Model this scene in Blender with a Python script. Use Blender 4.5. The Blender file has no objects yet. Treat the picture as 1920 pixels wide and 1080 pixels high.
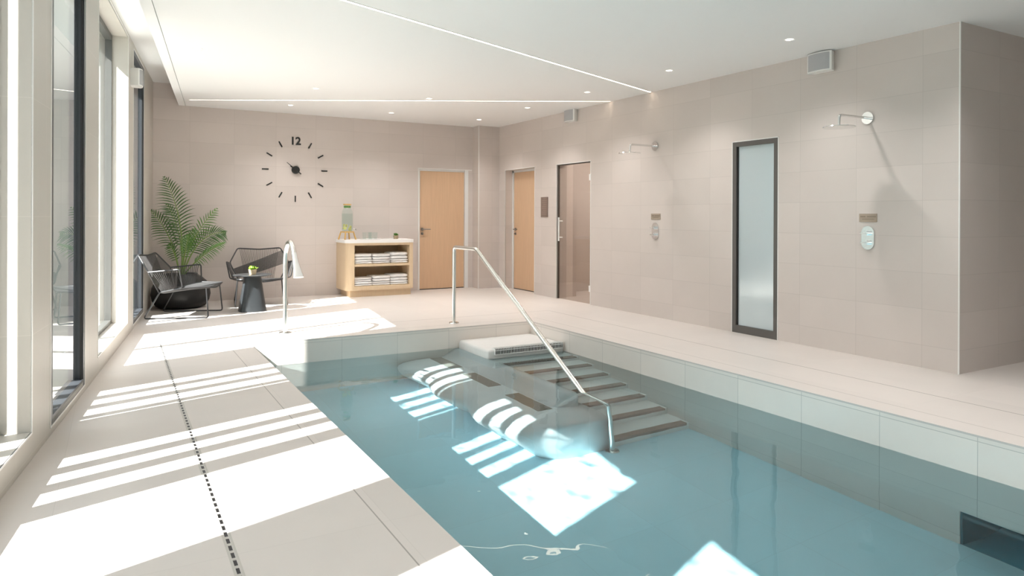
import bpy, bmesh, math, random
import numpy as np
from mathutils import Vector, Matrix, Euler
random.seed(7); np.random.seed(7)
C = bpy.context.scene.collection
SC = bpy.context.scene
PI = math.pi

# ------------------------------------------------------------------ camera
YAW, PIT, ROL = .5152, -.0014, .0038
Fv = Vector((math.sin(YAW)*math.cos(PIT), math.cos(YAW)*math.cos(PIT), math.sin(PIT)))
R0 = Vector((math.cos(YAW), -math.sin(YAW), 0)); U0 = R0.cross(Fv)
Rv = R0*math.cos(ROL)+U0*math.sin(ROL); Uv = U0*math.cos(ROL)-R0*math.sin(ROL)
cam = bpy.data.cameras.new('camera'); co = bpy.data.objects.new('camera', cam); C.objects.link(co)
M = Matrix((Rv, Uv, -Fv)).transposed().to_4x4(); M.translation = (0, 0, 1.24); co.matrix_world = M
cam.sensor_width = 36; cam.lens = 36*1311.4/1920; cam.shift_x = 0; cam.shift_y = -(540-407.78)/1920
cam.clip_start = .02; cam.clip_end = 200
SC.camera = co

# ------------------------------------------------------------------ light, exposure
SKY_STRENGTH, SUN_STRENGTH, DOWN_WATTS, EXPOSURE = 2.4, 15.0, 38.0, 0.90
w = bpy.data.worlds.new('world'); SC.world = w; w.use_nodes = True
bg = w.node_tree.nodes['Background']; bg.inputs[0].default_value = (.90, .95, 1, 1); bg.inputs[1].default_value = SKY_STRENGTH
SUN_AZ, SUN_EL = math.radians(71.2), math.radians(41.5)
sd = Vector((math.sin(SUN_AZ)*math.cos(SUN_EL), math.cos(SUN_AZ)*math.cos(SUN_EL), -math.sin(SUN_EL)))
sl = bpy.data.lights.new('sun', 'SUN'); sl.energy = SUN_STRENGTH; sl.angle = math.radians(.45); sl.color = (1, .98, .95)
so = bpy.data.objects.new('sun', sl); C.objects.link(so); so.rotation_euler = sd.to_track_quat('-Z', 'Y').to_euler()
sl.cycles.is_caustics_light = True
SC.view_settings.view_transform = 'Standard'; SC.view_settings.look = 'None'; SC.view_settings.gamma = 1
SC.view_settings.use_curve_mapping = False; SC.view_settings.exposure = EXPOSURE
cy = SC.cycles
cy.use_denoising = True; cy.denoiser = 'OPENIMAGEDENOISE'
cy.max_bounces = 10; cy.diffuse_bounces = 6; cy.glossy_bounces = 4; cy.transmission_bounces = 8; cy.transparent_max_bounces = 12
cy.caustics_refractive = True; cy.caustics_reflective = False; cy.sample_clamp_indirect = 6.0; cy.blur_glossy = .5

# ------------------------------------------------------------------ constants
XL, XR, YF, YN = 1.135, 4.288, 7.114, -3.0        # pool
WZ, PZ = -.233, -1.35                              # water level, pool floor
XW, YB, ZC, ZS = 5.823, 10.975, 2.80, 3.10         # right wall, back wall, ceilings
YREAR, XFAR = -4.5, 8.2
WA = math.atan(.1216); P0 = Vector((-.8878+.1216*8, 8, 0))
LWM = Matrix.Translation(P0) @ Matrix.Rotation(-WA, 4, 'Z')    # local: x inward, y along wall, z up
def wallx(y): return -.8878+.1216*y
def raftx(y): return -.5585+.1211*y

# ------------------------------------------------------------------ materials
def nm(name):
    m = bpy.data.materials.new(name); m.use_nodes = True; return m, m.node_tree
def N(nt, t, **k):
    n = nt.nodes.new(t)
    for a, b in k.items(): setattr(n, a, b)
    return n
def mth(nt, op, a, b=None, c=None):
    n = N(nt, 'ShaderNodeMath', operation=op)
    for i, v in enumerate((a, b, c)):
        if v is None: continue
        if isinstance(v, (int, float)): n.inputs[i].default_value = v
        else: nt.links.new(v, n.inputs[i])
    return n.outputs[0]
def mixc(nt, f, a, b, mode='MIX'):
    n = N(nt, 'ShaderNodeMix', data_type='RGBA', blend_type=mode)
    for s, v in ((0, f), (6, a), (7, b)):
        if isinstance(v, (int, float)): n.inputs[s].default_value = v
        elif isinstance(v, tuple): n.inputs[s].default_value = (*v, 1) if len(v) == 3 else v
        else: nt.links.new(v, n.inputs[s])
    return n.outputs[2]
def simple(name, col, rough=.5, metal=0., noise=0., scale=8., bump=0., spec=.5, coat=0):
    m, nt = nm(name); b = nt.nodes['Principled BSDF']
    b.inputs['Roughness'].default_value = rough; b.inputs['Metallic'].default_value = metal
    b.inputs['Specular IOR Level'].default_value = spec; b.inputs['Coat Weight'].default_value = coat
    b.inputs['Base Color'].default_value = (*col, 1)
    if noise or bump:
        tc = N(nt, 'ShaderNodeTexCoord'); nz = N(nt, 'ShaderNodeTexNoise'); nz.inputs['Scale'].default_value = scale; nz.inputs['Detail'].default_value = 5
        nt.links.new(tc.outputs['Object'], nz.inputs['Vector'])
        f = mth(nt, 'MULTIPLY_ADD', nz.outputs[0], 2*noise, 1-noise)
        nt.links.new(mixc(nt, 1., (*col,), f, 'MULTIPLY'), b.inputs['Base Color'])
        if bump:
            bp = N(nt, 'ShaderNodeBump'); bp.inputs['Strength'].default_value = bump; bp.inputs['Distance'].default_value = .01
            nt.links.new(nz.outputs[0], bp.inputs['Height']); nt.links.new(bp.outputs[0], b.inputs['Normal'])
    return m
def tiles(name, col, axis, off=(0, 0), size=(.6, .3), joint=(.8, .8), jw=.0035, rough=.45, var=.05, cloud=.06, coords='Object', jdark=.82, stagger=0, spec=.4, cloudscale=1.3):
    """axis: which coordinate pair runs along / across the tiles ('xz','yz','xy')"""
    m, nt = nm(name); b = nt.nodes['Principled BSDF']
    tc = N(nt, 'ShaderNodeTexCoord'); sp = N(nt, 'ShaderNodeSeparateXYZ'); nt.links.new(tc.outputs[coords], sp.inputs[0])
    ix = 'xyz'.index(axis[0]); iy = 'xyz'.index(axis[1])
    u = mth(nt, 'DIVIDE', mth(nt, 'SUBTRACT', sp.outputs[ix], off[0]), size[0])
    v = mth(nt, 'DIVIDE', mth(nt, 'SUBTRACT', sp.outputs[iy], off[1]), size[1])
    fv = mth(nt, 'FLOOR', v)
    if stagger: u = mth(nt, 'ADD', u, mth(nt, 'MULTIPLY', mth(nt, 'MODULO', fv, 2.), stagger))
    fu = mth(nt, 'FLOOR', u)
    du = mth(nt, 'MULTIPLY', mth(nt, 'PINGPONG', u, .5), size[0]); dv = mth(nt, 'MULTIPLY', mth(nt, 'PINGPONG', v, .5), size[1])
    line = mth(nt, 'LESS_THAN', mth(nt, 'MINIMUM', du, dv), jw/2)
    cv = N(nt, 'ShaderNodeCombineXYZ'); nt.links.new(fu, cv.inputs[0]); nt.links.new(fv, cv.inputs[1])
    wn = N(nt, 'ShaderNodeTexWhiteNoise', noise_dimensions='2D'); nt.links.new(cv.outputs[0], wn.inputs['Vector'])
    nz = N(nt, 'ShaderNodeTexNoise'); nz.inputs['Scale'].default_value = cloudscale; nz.inputs['Detail'].default_value = 6; nz.inputs['Roughness'].default_value = .6
    mp = N(nt, 'ShaderNodeVectorMath', operation='MULTIPLY_ADD'); nt.links.new(cv.outputs[0], mp.inputs[0]); mp.inputs[1].default_value = (3.7, 5.1, 2.2); nt.links.new(tc.outputs[coords], mp.inputs[2])
    nt.links.new(mp.outputs[0], nz.inputs['Vector'])
    f = mth(nt, 'ADD', mth(nt, 'MULTIPLY_ADD', wn.outputs[0], var, 1-var/2), mth(nt, 'MULTIPLY_ADD', nz.outputs[0], 2*cloud, -cloud))
    c = mixc(nt, 1., (*col,), f, 'MULTIPLY')
    c = mixc(nt, mth(nt, 'MULTIPLY', line, joint[0]), c, tuple(x*jdark for x in col))
    nt.links.new(c, b.inputs['Base Color']); b.inputs['Roughness'].default_value = rough; b.inputs['Specular IOR Level'].default_value = spec
    return m, nt, sp, c, b
def metal(name, col=(.78, .77, .74), rough=.22): return simple(name, col, rough, 1.)
def emit(name, col, s):
    m, nt = nm(name); b = nt.nodes['Principled BSDF']; b.inputs['Base Color'].default_value = (.9, .9, .9, 1)
    b.inputs['Emission Color'].default_value = (*col, 1); b.inputs['Emission Strength'].default_value = s; return m
def glass(name, tint=(.97, .98, .975), ior=1.5, rough=0.):
    m, nt = nm(name); nt.nodes.remove(nt.nodes['Principled BSDF']); o = nt.nodes['Material Output']
    t = N(nt, 'ShaderNodeBsdfTransparent'); t.inputs[0].default_value = (*tint, 1)
    g = N(nt, 'ShaderNodeBsdfGlossy'); g.inputs['Roughness'].default_value = rough; g.inputs['Color'].default_value = (1, 1, 1, 1)
    fr = N(nt, 'ShaderNodeFresnel'); fr.inputs[0].default_value = ior
    ge = N(nt, 'ShaderNodeNewGeometry'); ff = mth(nt, 'MULTIPLY', fr.outputs[0], mth(nt, 'SUBTRACT', 1., ge.outputs['Backfacing']))
    mx = N(nt, 'ShaderNodeMixShader'); nt.links.new(ff, mx.inputs[0]); nt.links.new(t.outputs[0], mx.inputs[1]); nt.links.new(g.outputs[0], mx.inputs[2])
    nt.links.new(mx.outputs[0], o.inputs[0]); return m
def wood(name, col, axis=2, rough=.45, amt=.10, scale=(18, 18, 1.2)):
    m, nt = nm(name); b = nt.nodes['Principled BSDF']
    tc = N(nt, 'ShaderNodeTexCoord'); mp = N(nt, 'ShaderNodeMapping'); mp.inputs['Scale'].default_value = scale; nt.links.new(tc.outputs['Object'], mp.inputs[0])
    nz = N(nt, 'ShaderNodeTexNoise'); nz.inputs['Scale'].default_value = 2.5; nz.inputs['Detail'].default_value = 8; nt.links.new(mp.outputs[0], nz.inputs['Vector'])
    f = mth(nt, 'MULTIPLY_ADD', nz.outputs[0], 2*amt, 1-amt)
    nt.links.new(mixc(nt, 1., (*col,), f, 'MULTIPLY'), b.inputs['Base Color']); b.inputs['Roughness'].default_value = rough; return m

WALLC = (.605, .545, .51)
TB = tiles('wall tile back', WALLC, 'xz', off=(.915-.0, .187), size=(.596, .3))[0]
TR = tiles('wall tile right', WALLC, 'yz', off=(3.373, .187), size=(.597, .3))[0]
TX = tiles('shaded wall tile', tuple(x*.93 for x in WALLC), 'xz', off=(5.823, .187), size=(.6, .3))[0]  # darker copy of the wall tile, shade put into the colour
TL = tiles('wall tile left', (.53, .50, .455), 'yz', off=(.15, .03), size=(.6, .6), jdark=1.15)[0]
POOLC = (.82, .755, .70)
PT_side = tiles('pool tile side', POOLC, 'yz', off=(2.163, -.036), size=(.59, .6), jdark=.6, jw=.004, cloud=.08, rough=.35)[0]
PT_end = tiles('pool tile end', POOLC, 'xz', off=(XL+.29, -.036), size=(.6, .6), jdark=.7, jw=.004, cloud=.08, rough=.35)[0]
PT_floor = tiles('pool tile floor', (.52, .78, .87), 'xy', off=(XL, 2.163), size=(.6, .6), jdark=.88, jw=.003, cloud=.05, rough=.4)[0]
# deck with its own joints
FLC = (.63, .58, .545)
DECK, nt, sp, c, b = tiles('deck tile', FLC, 'yx', off=(2.72, .375), size=(1.2, .6), jdark=.9, jw=.003, cloud=.06, var=.04, rough=.38, jdark_=None) if False else tiles('deck tile', FLC, 'yx', off=(2.72, .375), size=(1.2, .6), jdark=.90, jw=.003, cloud=.06, var=.04, rough=.4, cloudscale=1.8)
def ringline(nt, sp, off, wdt):
    xc, yc = (XL+XR)/2, (YN+YF)/2; hx, hy = (XR-XL)/2, (YF-YN)/2
    ax = mth(nt, 'SUBTRACT', mth(nt, 'ABSOLUTE', mth(nt, 'SUBTRACT', sp.outputs[0], xc)), hx)
    ay = mth(nt, 'SUBTRACT', mth(nt, 'ABSOLUTE', mth(nt, 'SUBTRACT', sp.outputs[1], yc)), hy)
    d = mth(nt, 'MAXIMUM', ax, ay)
    return mth(nt, 'LESS_THAN', mth(nt, 'ABSOLUTE', mth(nt, 'SUBTRACT', d, off)), wdt/2), d
l1, dd = ringline(nt, sp, .195, .006)
l2, _ = ringline(nt, sp, .69, .008)
right = mth(nt, 'GREATER_THAN', sp.outputs[0], .75)
inside = mth(nt, 'LESS_THAN', dd, .195)
c = mixc(nt, mth(nt, 'MULTIPLY', inside, .0), c, FLC)
c = mixc(nt, mth(nt, 'MULTIPLY', l1, .75), c, (.22, .20, .18))
c = mixc(nt, mth(nt, 'MULTIPLY', mth(nt, 'MULTIPLY', l2, right), .9), c, (.12, .10, .09))
nt.links.new(c, b.inputs['Base Color'])

WHITE = simple('white paint', (.86, .855, .84), .6)
CEIL = simple('ceiling paint', (.86, .862, .86), .55)
TRIM = simple('white trim metal', (.80, .79, .77), .35)
DOORF = simple('white door frame', (.74, .74, .73), .4)
OAK = wood('oak veneer', (.62, .42, .27)); OAKC = wood('light oak cabinet', (.66, .51, .34))
SS = metal('brushed stainless'); CHR = metal('chrome', (.80, .80, .80), .08)
DGREY = simple('anthracite window frame', (.045, .05, .058), .4)
WFR = simple('grey brown window frame', (.10, .092, .085), .45)
FGREY = simple('warm grey frame sill', (.33, .32, .29), .45)
GL = glass('window glass', (.96, .975, .967), 1.9); 
GLD = glass('grey tinted glass', (.80, .77, .74), 1.5)
CORD = simple('dark grey cord', (.065, .062, .062), .32); CHAIRM = simple('black powder coated steel', (.03, .03, .032), .35, spec=.6)
PAD = simple('dark grey woven seat', (.05, .05, .052), .6, noise=.2, scale=60)
BLK = simple('matte black', (.012, .012, .012), .5); POTB = simple('matt black planter', (.008, .008, .008), .45)
TABM = simple('charcoal table', (.035, .039, .043), .32)
SOIL = simple('soil', (.05, .035, .025), .9, noise=.4, scale=30)
GRN = simple('palm leaf green', (.045, .115, .022), .4, noise=.25, scale=5); GRN2 = simple('fresh palm leaf green', (.10, .23, .045), .4, noise=.25, scale=5)
STEM = simple('palm stem green', (.22, .33, .08), .5)
SUCC = simple('bright green leaves', (.30, .50, .05), .5, noise=.2, scale=20); SUCC2 = simple('mid green leaves', (.10, .26, .04), .5)
POTW = wood('pale wooden pot', (.62, .50, .33)); POTS = wood('brown pot', (.36, .28, .17))
TOWEL = simple('white terry towel', (.88, .87, .87), .9, bump=.3, scale=220)
WTOP = simple('white worktop', (.85, .84, .83), .3)
STAND = wood('bamboo stand', (.62, .38, .12)); LEMON = simple('lemon slices', (.75, .68, .25), .5)
CGL = glass('clear vessel glass', (.96, .985, .98), 1.35); WATR = glass('jar water', (.93, .96, .95), 1.05)
SIGN = simple('taupe sign plate', (.36, .29, .225), .5); SIGNT = simple('engraved sign lettering', (.22, .17, .13), .5); SIGND = simple('brown notice board', (.20, .145, .12), .5); SIGNDT = simple('board lettering', (.27, .20, .17), .5)
STEPT = tiles('step tile', (.86, .87, .85), 'yx', off=(0, 0), size=(3, 3), cloud=.05)[0]
NOSE = simple('dark brown grip strip', (.26, .20, .165), .8, noise=.25, scale=40)
BENCHM = simple('pale grey bench render', (.80, .81, .81), .55, noise=.04, scale=6)
VENTM = simple('grey brown grille', (.26, .235, .20), .7, noise=.15, scale=80)
GRATEW = simple('white grate plastic', (.82, .81, .79), .4); GRATEB = simple('black slot', (.006, .006, .008), .6)
SPKW = simple('white loudspeaker case', (.78, .78, .76), .4); SPKG = simple('grey loudspeaker grille', (.42, .42, .43), .6, noise=.1, scale=300)
BAT = simple('grey batten', (.13, .14, .135), .5)
ADDED_LINER = simple('dark liner added behind panes', (.085, .095, .09), .5)
GROUND = simple('outdoor paving', (.24, .255, .23), .8, noise=.15, scale=2)
LED = emit('warm led strip', (1, .84, .66), 4.); DL = emit('downlight lamp', (1, .90, .76), 4.)

m, nt = nm('frosted glass'); FROST = m; nt.nodes.remove(nt.nodes['Principled BSDF']); o = nt.nodes['Material Output']
d = N(nt, 'ShaderNodeBsdfDiffuse'); d.inputs[0].default_value = (.53, .61, .64, 1)
g = N(nt, 'ShaderNodeBsdfGlossy'); g.inputs['Roughness'].default_value = .13; g.inputs[0].default_value = (.86, .93, .95, 1)
lw = N(nt, 'ShaderNodeFresnel'); lw.inputs[0].default_value = 2.6
mx = N(nt, 'ShaderNodeMixShader'); nt.links.new(lw.outputs[0], mx.inputs[0]); nt.links.new(d.outputs[0], mx.inputs[1]); nt.links.new(g.outputs[0], mx.inputs[2]); nt.links.new(mx.outputs[0], o.inputs[0])

m, nt = nm('pool water'); WATER = m; nt.nodes.remove(nt.nodes['Principled BSDF']); o = nt.nodes['Material Output']
g = N(nt, 'ShaderNodeBsdfRefraction'); g.inputs['IOR'].default_value = 1.33; g.inputs['Roughness'].default_value = 0; g.inputs['Color'].default_value = (.86, .97, .995, 1)
gg = N(nt, 'ShaderNodeBsdfGlossy'); gg.inputs['Roughness'].default_value = .0; fr = N(nt, 'ShaderNodeFresnel'); fr.inputs[0].default_value = 1.33
mx = N(nt, 'ShaderNodeMixShader'); nt.links.new(fr.outputs[0], mx.inputs[0]); nt.links.new(g.outputs[0], mx.inputs[1]); nt.links.new(gg.outputs[0], mx.inputs[2])
nt.links.new(mx.outputs[0], o.inputs[0])

# ------------------------------------------------------------------ helpers
def obj(name, bm, mat, parent=None, smooth=False, loc=None):
    me = bpy.data.meshes.new(name)
    if isinstance(bm, tuple): me.from_pydata(bm[0], [], bm[1])
    else: bm.normal_update(); bm.to_mesh(me); bm.free()
    for mm in (mat if isinstance(mat, (list, tuple)) else [mat]): me.materials.append(mm)
    if smooth:
        me.polygons.foreach_set('use_smooth', [True]*len(me.polygons))
        if smooth != 'full': me.set_sharp_from_angle(angle=math.radians(38))
    o = bpy.data.objects.new(name, me); C.objects.link(o)
    if parent: o.parent = parent
    if loc is not None: o.location = loc
    return o
def tag(o, label=None, cat=None, group=None, kind=None):
    if label: o['label'] = label
    if cat: o['category'] = cat
    if group: o['group'] = group
    if kind: o['kind'] = kind
    return o
def thing(name, label, cat, loc=(0, 0, 0), rz=0, group=None):
    o = bpy.data.objects.new(name, None); C.objects.link(o); o.location = loc; o.rotation_euler = (0, 0, rz); o.empty_display_size = .1
    return tag(o, label, cat, group)
def struct(name, bm, mat, parent=None, label=None, **k):
    o = obj(name, bm, mat, parent, **k)
    if not parent: o['kind'] = 'structure'
    if label: o['label'] = label
    return o
def dup(root, loc=None, rz=None, label=None, group=None):
    r = root.copy(); C.objects.link(r)
    if loc is not None: r.location = loc
    if rz is not None: r.rotation_euler = (0, 0, rz)
    if label: r['label'] = label
    if group: r['group'] = group
    for ch in list(root.children):
        c = ch.copy(); C.objects.link(c); c.parent = r
        for gch in ch.children:
            dd_ = gch.copy(); C.objects.link(dd_); dd_.parent = c
    return r
def B(): return bmesh.new()
def box(bm, x0, x1, y0, y1, z0, z1, bev=0, seg=2, mi=0):
    vs = [bm.verts.new((x, y, z)) for x in (x0, x1) for y in (y0, y1) for z in (z0, z1)]
    fs = [bm.faces.new([vs[i] for i in f]) for f in ((0, 1, 3, 2), (4, 6, 7, 5), (0, 4, 5, 1), (2, 3, 7, 6), (0, 2, 6, 4), (1, 5, 7, 3))]
    for f in fs: f.material_index = mi
    if bev:
        es = {e for f in fs for e in f.edges}
        bmesh.ops.bevel(bm, geom=list(es), offset=bev, segments=seg, affect='EDGES', profile=.5)
    return bm
def bx(*a, **k): return box(B(), *a, **k)
def prism(bm, poly, z0, z1, axis='z'):
    def P(a, b, t): return {'z': (a, b, t), 'y': (a, t, b), 'x': (t, a, b)}[axis]
    lo = [bm.verts.new(P(a, b, z0)) for a, b in poly]; hi = [bm.verts.new(P(a, b, z1)) for a, b in poly]
    n = len(poly); bm.faces.new(lo[::-1]); bm.faces.new(hi)
    for i in range(n): bm.faces.new((lo[i], lo[(i+1) % n], hi[(i+1) % n], hi[i]))
    bmesh.ops.recalc_face_normals(bm, faces=bm.faces); return bm
def lathe(bm, prof, seg=32, cx=0, cy=0):
    rings = []
    for r, z in prof:
        rings.append([bm.verts.new((cx+r*math.cos(2*PI*i/seg), cy+r*math.sin(2*PI*i/seg), z)) for i in range(seg)] if r > 1e-6 else [bm.verts.new((cx, cy, z))])
    for a, b_ in zip(rings, rings[1:]):
        for i in range(seg):
            j = (i+1) % seg
            if len(a) == 1 and len(b_) == 1: continue
            if len(a) == 1: bm.faces.new((a[0], b_[j], b_[i]))
            elif len(b_) == 1: bm.faces.new((a[i], a[j], b_[0]))
            else: bm.faces.new((a[i], a[j], b_[j], b_[i]))
    bmesh.ops.recalc_face_normals(bm, faces=bm.faces); return bm
def smooth_path(pts, rad=.03, n=5):
    pts = [Vector(p) for p in pts]; out = [pts[0]]
    for i in range(1, len(pts)-1):
        a, b_, c_ = pts[i-1], pts[i], pts[i+1]
        r = min(rad, (a-b_).length*.45, (c_-b_).length*.45)
        p, q = b_+(a-b_).normalized()*r, b_+(c_-b_).normalized()*r
        for k in range(n+1):
            t = k/n; out.append(p*(1-t)**2+b_*2*t*(1-t)+q*t*t)
    out.append(pts[-1]); return out
def tube(bm, pts, r, seg=8, closed=False, cap=True):
    pts = [Vector(p) for p in pts]; n = len(pts); rs = r if isinstance(r, (list, tuple)) else [r]*n
    tan = []
    for i in range(n):
        a = pts[(i-1) % n] if (closed or i) else pts[i]; b_ = pts[(i+1) % n] if (closed or i < n-1) else pts[i]
        tan.append((b_-a).normalized())
    up = Vector((0, 0, 1)) if abs(tan[0].z) < .9 else Vector((1, 0, 0))
    nr = (up-tan[0]*up.dot(tan[0])).normalized(); rings = []
    for i in range(n):
        nr = (nr-tan[i]*nr.dot(tan[i])).normalized(); bn = tan[i].cross(nr)
        rings.append([bm.verts.new(pts[i]+(nr*math.cos(2*PI*k/seg)+bn*math.sin(2*PI*k/seg))*rs[i]) for k in range(seg)])
    for i in range(n if closed else n-1):
        a, b_ = rings[i], rings[(i+1) % n]
        for k in range(seg): bm.faces.new((a[k], a[(k+1) % seg], b_[(k+1) % seg], b_[k]))
    if cap and not closed: bm.faces.new(rings[0][::-1]); bm.faces.new(rings[-1])
    return bm
def tb(pts, r, seg=8, **k): return tube(B(), pts, r, seg, **k)
def superring(cx_, cy_, rx, ry, e=2.0, n=48):
    out = []
    for i in range(n):
        t = 2*PI*i/n; c_, s_ = math.cos(t), math.sin(t)
        out.append((cx_+rx*math.copysign(abs(c_)**(2/e), c_), cy_+ry*math.copysign(abs(s_)**(2/e), s_)))
    return out
def loft(bm, rings, caps=True):
    R_ = [[bm.verts.new(p) for p in r] for r in rings]; n = len(R_[0])
    for a, b_ in zip(R_, R_[1:]):
        for i in range(n): bm.faces.new((a[i], a[(i+1) % n], b_[(i+1) % n], b_[i]))
    if caps: bm.faces.new(R_[0][::-1]); bm.faces.new(R_[-1])
    bmesh.ops.recalc_face_normals(bm, faces=bm.faces); return bm
def text_mesh(name, s, size, mat, parent, M4, depth=.004, bold=0):
    cu = bpy.data.curves.new(name, 'FONT'); cu.body = s; cu.size = size; cu.extrude = depth/2; cu.offset = bold; cu.align_x = 'CENTER'; cu.align_y = 'CENTER'; cu.materials.append(mat)
    tmp = bpy.data.objects.new(name, cu); C.objects.link(tmp); bpy.context.view_layer.update()
    me = bpy.data.meshes.new_from_object(tmp); bpy.data.objects.remove(tmp)
    o = bpy.data.objects.new(name, me); C.objects.link(o); o.matrix_local = M4
    if parent: o.parent = parent
    return o

# ------------------------------------------------------------------ structure: deck, pool, walls, ceiling
bm = B()
def slab(bm, x0, x1, y0, y1, z0=-.012, z1=0): box(bm, x0, x1, y0, y1, z0, z1)
DX0, DX1 = .358, .392      # drain channel cut
LX = -1.9
slab(bm, LX, DX0, YREAR, 12.2); slab(bm, DX1, XL, YREAR, 12.2)
slab(bm, DX0, DX1, 7.76, 12.2); slab(bm, DX0, DX1, YREAR, -2.5)
slab(bm, XL, XR, YF, 12.2); slab(bm, XL, XR, YREAR, YN); slab(bm, XR, XFAR, YREAR, 12.2)
struct('floor', bm, DECK, label='pale beige tiled pool deck')
bm = B()
struct('pool_wall_left', bx(XL-.25, XL, YN-.2, YF+.2, PZ-.1, -.012), PT_side)
bm = B(); box(bm, XR, XR+.25, 2.257, YF+.2, PZ-.1, -.012); box(bm, XR, XR+.25, YN-.2, .9, PZ-.1, -.012); box(bm, XR, XR+.25, .9, 2.257, -.90, -.012)
struct('pool_wall_right', bm, PT_side)
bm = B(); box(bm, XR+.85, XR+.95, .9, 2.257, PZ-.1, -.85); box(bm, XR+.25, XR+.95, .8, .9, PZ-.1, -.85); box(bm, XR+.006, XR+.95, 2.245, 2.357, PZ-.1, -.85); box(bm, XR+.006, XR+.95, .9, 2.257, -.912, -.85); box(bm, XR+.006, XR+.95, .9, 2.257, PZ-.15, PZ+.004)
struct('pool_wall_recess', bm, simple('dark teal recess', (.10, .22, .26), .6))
struct('pool_wall_far', bx(XL, XR, YF, YF+.25, PZ-.1, -.012), PT_end)
struct('pool_wall_near', bx(XL, XR, YN-.25, YN, PZ-.1, -.012), PT_end)
PF = struct('pool_floor', bx(XL-.2, XR+.2, YN-.2, YF+.2, PZ-.15, PZ), PT_floor)

# water body
nx, ny = 190, 600
gx = np.linspace(XL-.01, XR+.01, nx); gy = np.linspace(YN-.01, YF+.01, ny)
GX, GY = np.meshgrid(gx, gy, indexing='ij'); H = np.zeros_like(GX)
rng = np.random.RandomState(3)
for k in range(46):
    lam = math.exp(rng.uniform(math.log(.09), math.log(.45))); a = rng.uniform(0, 2*PI); ph = rng.uniform(0, 2*PI)
    amp = .0017*lam/2/PI
    H += amp*np.sin(2*PI/lam*(GX*math.cos(a)+GY*math.sin(a))+ph)
jet = np.zeros_like(H)
for (jx, jy, s_) in ((2.2, 6.5, .30), (2.9, 4.75, .30), (1.75, 6.2, .25)):
    jet += np.exp(-((GX-jx)**2+(GY-jy)**2)/(2*s_*s_))
H2 = np.zeros_like(H)
for k in range(40):
    lam = rng.uniform(.09, .22); a = rng.uniform(0, 2*PI); H2 += .0035*lam/2/PI*np.sin(2*PI/lam*(GX*math.cos(a)+GY*math.sin(a))+rng.uniform(0, 6.28))
H = H*.42+H2*jet*.42
verts = [(float(GX[i, j]), float(GY[i, j]), float(WZ+H[i, j])) for i in range(nx) for j in range(ny)]
faces = [(i*ny+j, (i+1)*ny+j, (i+1)*ny+j+1, i*ny+j+1) for i in range(nx-1) for j in range(ny-1)]
rim = [i*ny for i in range(nx)] + [(nx-1)*ny+j for j in range(1, ny)] + [i*ny+ny-1 for i in range(nx-2, -1, -1)] + [j for j in range(ny-2, 0, -1)]
nb = len(verts); low = [(verts[k][0], verts[k][1], PZ-.02) for k in rim]; verts += low; L = len(rim)
for k in range(L): faces.append((rim[(k+1) % L], rim[k], nb+k, nb+(k+1) % L))
faces.append(tuple(nb+k for k in range(L-1, -1, -1)))
WO = struct('pool_water', (verts, faces), WATER, smooth='full', label='clear turquoise pool water with small ripples')
WO.cycles.is_caustics_caster = True

# back wall (door 1 opening x 4.415..5.335, z 2.035)
D1 = (4.415, 5.335, 2.035)
bm = B(); T = .3
box(bm, -.6, D1[0], YB, YB+T, 0, ZS); box(bm, D1[1], 6.4, YB, YB+T, 0, ZS); box(bm, D1[0], D1[1], YB, YB+T, D1[2], ZS)
struct('wall_back', bm, TB)
struct('wall_back_pier', bx(5.421, 6.3, 10.74, YB+.01, 0, ZC+.02), TB)
# right wall with door 2, glass door, tall window openings
D2 = (9.555, 10.517, 2.03); D3 = (8.04, 8.905, 2.025); W5 = (4.83, 5.425, 2.05)
bm = B(); T = .18
ys = [3.081, W5[0], W5[1], D3[0], D3[1], D2[0], D2[1], 10.75]
for a, b_ in ((0, 1), (2, 3), (4, 5), (6, 7)): box(bm, XW, XW+T, ys[a], ys[b_], 0, ZC+.05)
for q in (W5, D3, D2): box(bm, XW, XW+T, q[0], q[1], q[2], ZC+.05)
struct('wall_right', bm, TR)
struct('wall_right_return', bx(XW+.005, XFAR, 3.08, 3.28, 0, ZC+.05), TX)
struct('wall_far_right', bx(XFAR, XFAR+.2, YREAR, 3.28, 0, ZS), TR)
# rear wall of the hall behind the camera, with a wide glazed opening
bm = B(); box(bm, -2.2, -.2, YREAR-.3, YREAR, 0, ZS); box(bm, 6.6, XFAR+.2, YREAR-.3, YREAR, 0, ZS); box(bm, -.2, 6.6, YREAR-.3, YREAR, 2.7, ZS); box(bm, -.2, 6.6, YREAR-.3, YREAR, 0, .15)
bm.free(); struct('wall_rear', bx(-2.2, XFAR+.2, YREAR-.3, YREAR, 0, ZS), TX)
# left wall with alternating deep and flush windows, in wall coordinates
WIN = [(.63, 1.74, .05, 3.04, 'flush'), (-1.70, .16, .14, 3.06, 'deep'), (-3.33, -2.27, .05, 3.04, 'flush'), (-5.65, -3.76, .14, 3.05, 'deep'), (-7.30, -6.21, .05, 3.04, 'flush'), (-9.6, -7.74, .14, 3.05, 'deep'), (-11.25, -10.16, .05, 3.04, 'flush')]
TH = .40
bm = B(); edge = 3.2
for (a, b_, z0, z1, k) in WIN:
    box(bm, -TH, 0, b_, edge, 0, 3.3)
    box(bm, -TH, 0, a, b_, z1, 3.3); box(bm, -TH, 0, a, b_, -.02, z0); edge = a
box(bm, -TH, 0, -13.2, edge, 0, 3.3)
LW = struct('wall_left', bm, TL); LW.matrix_world = LWM
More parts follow.
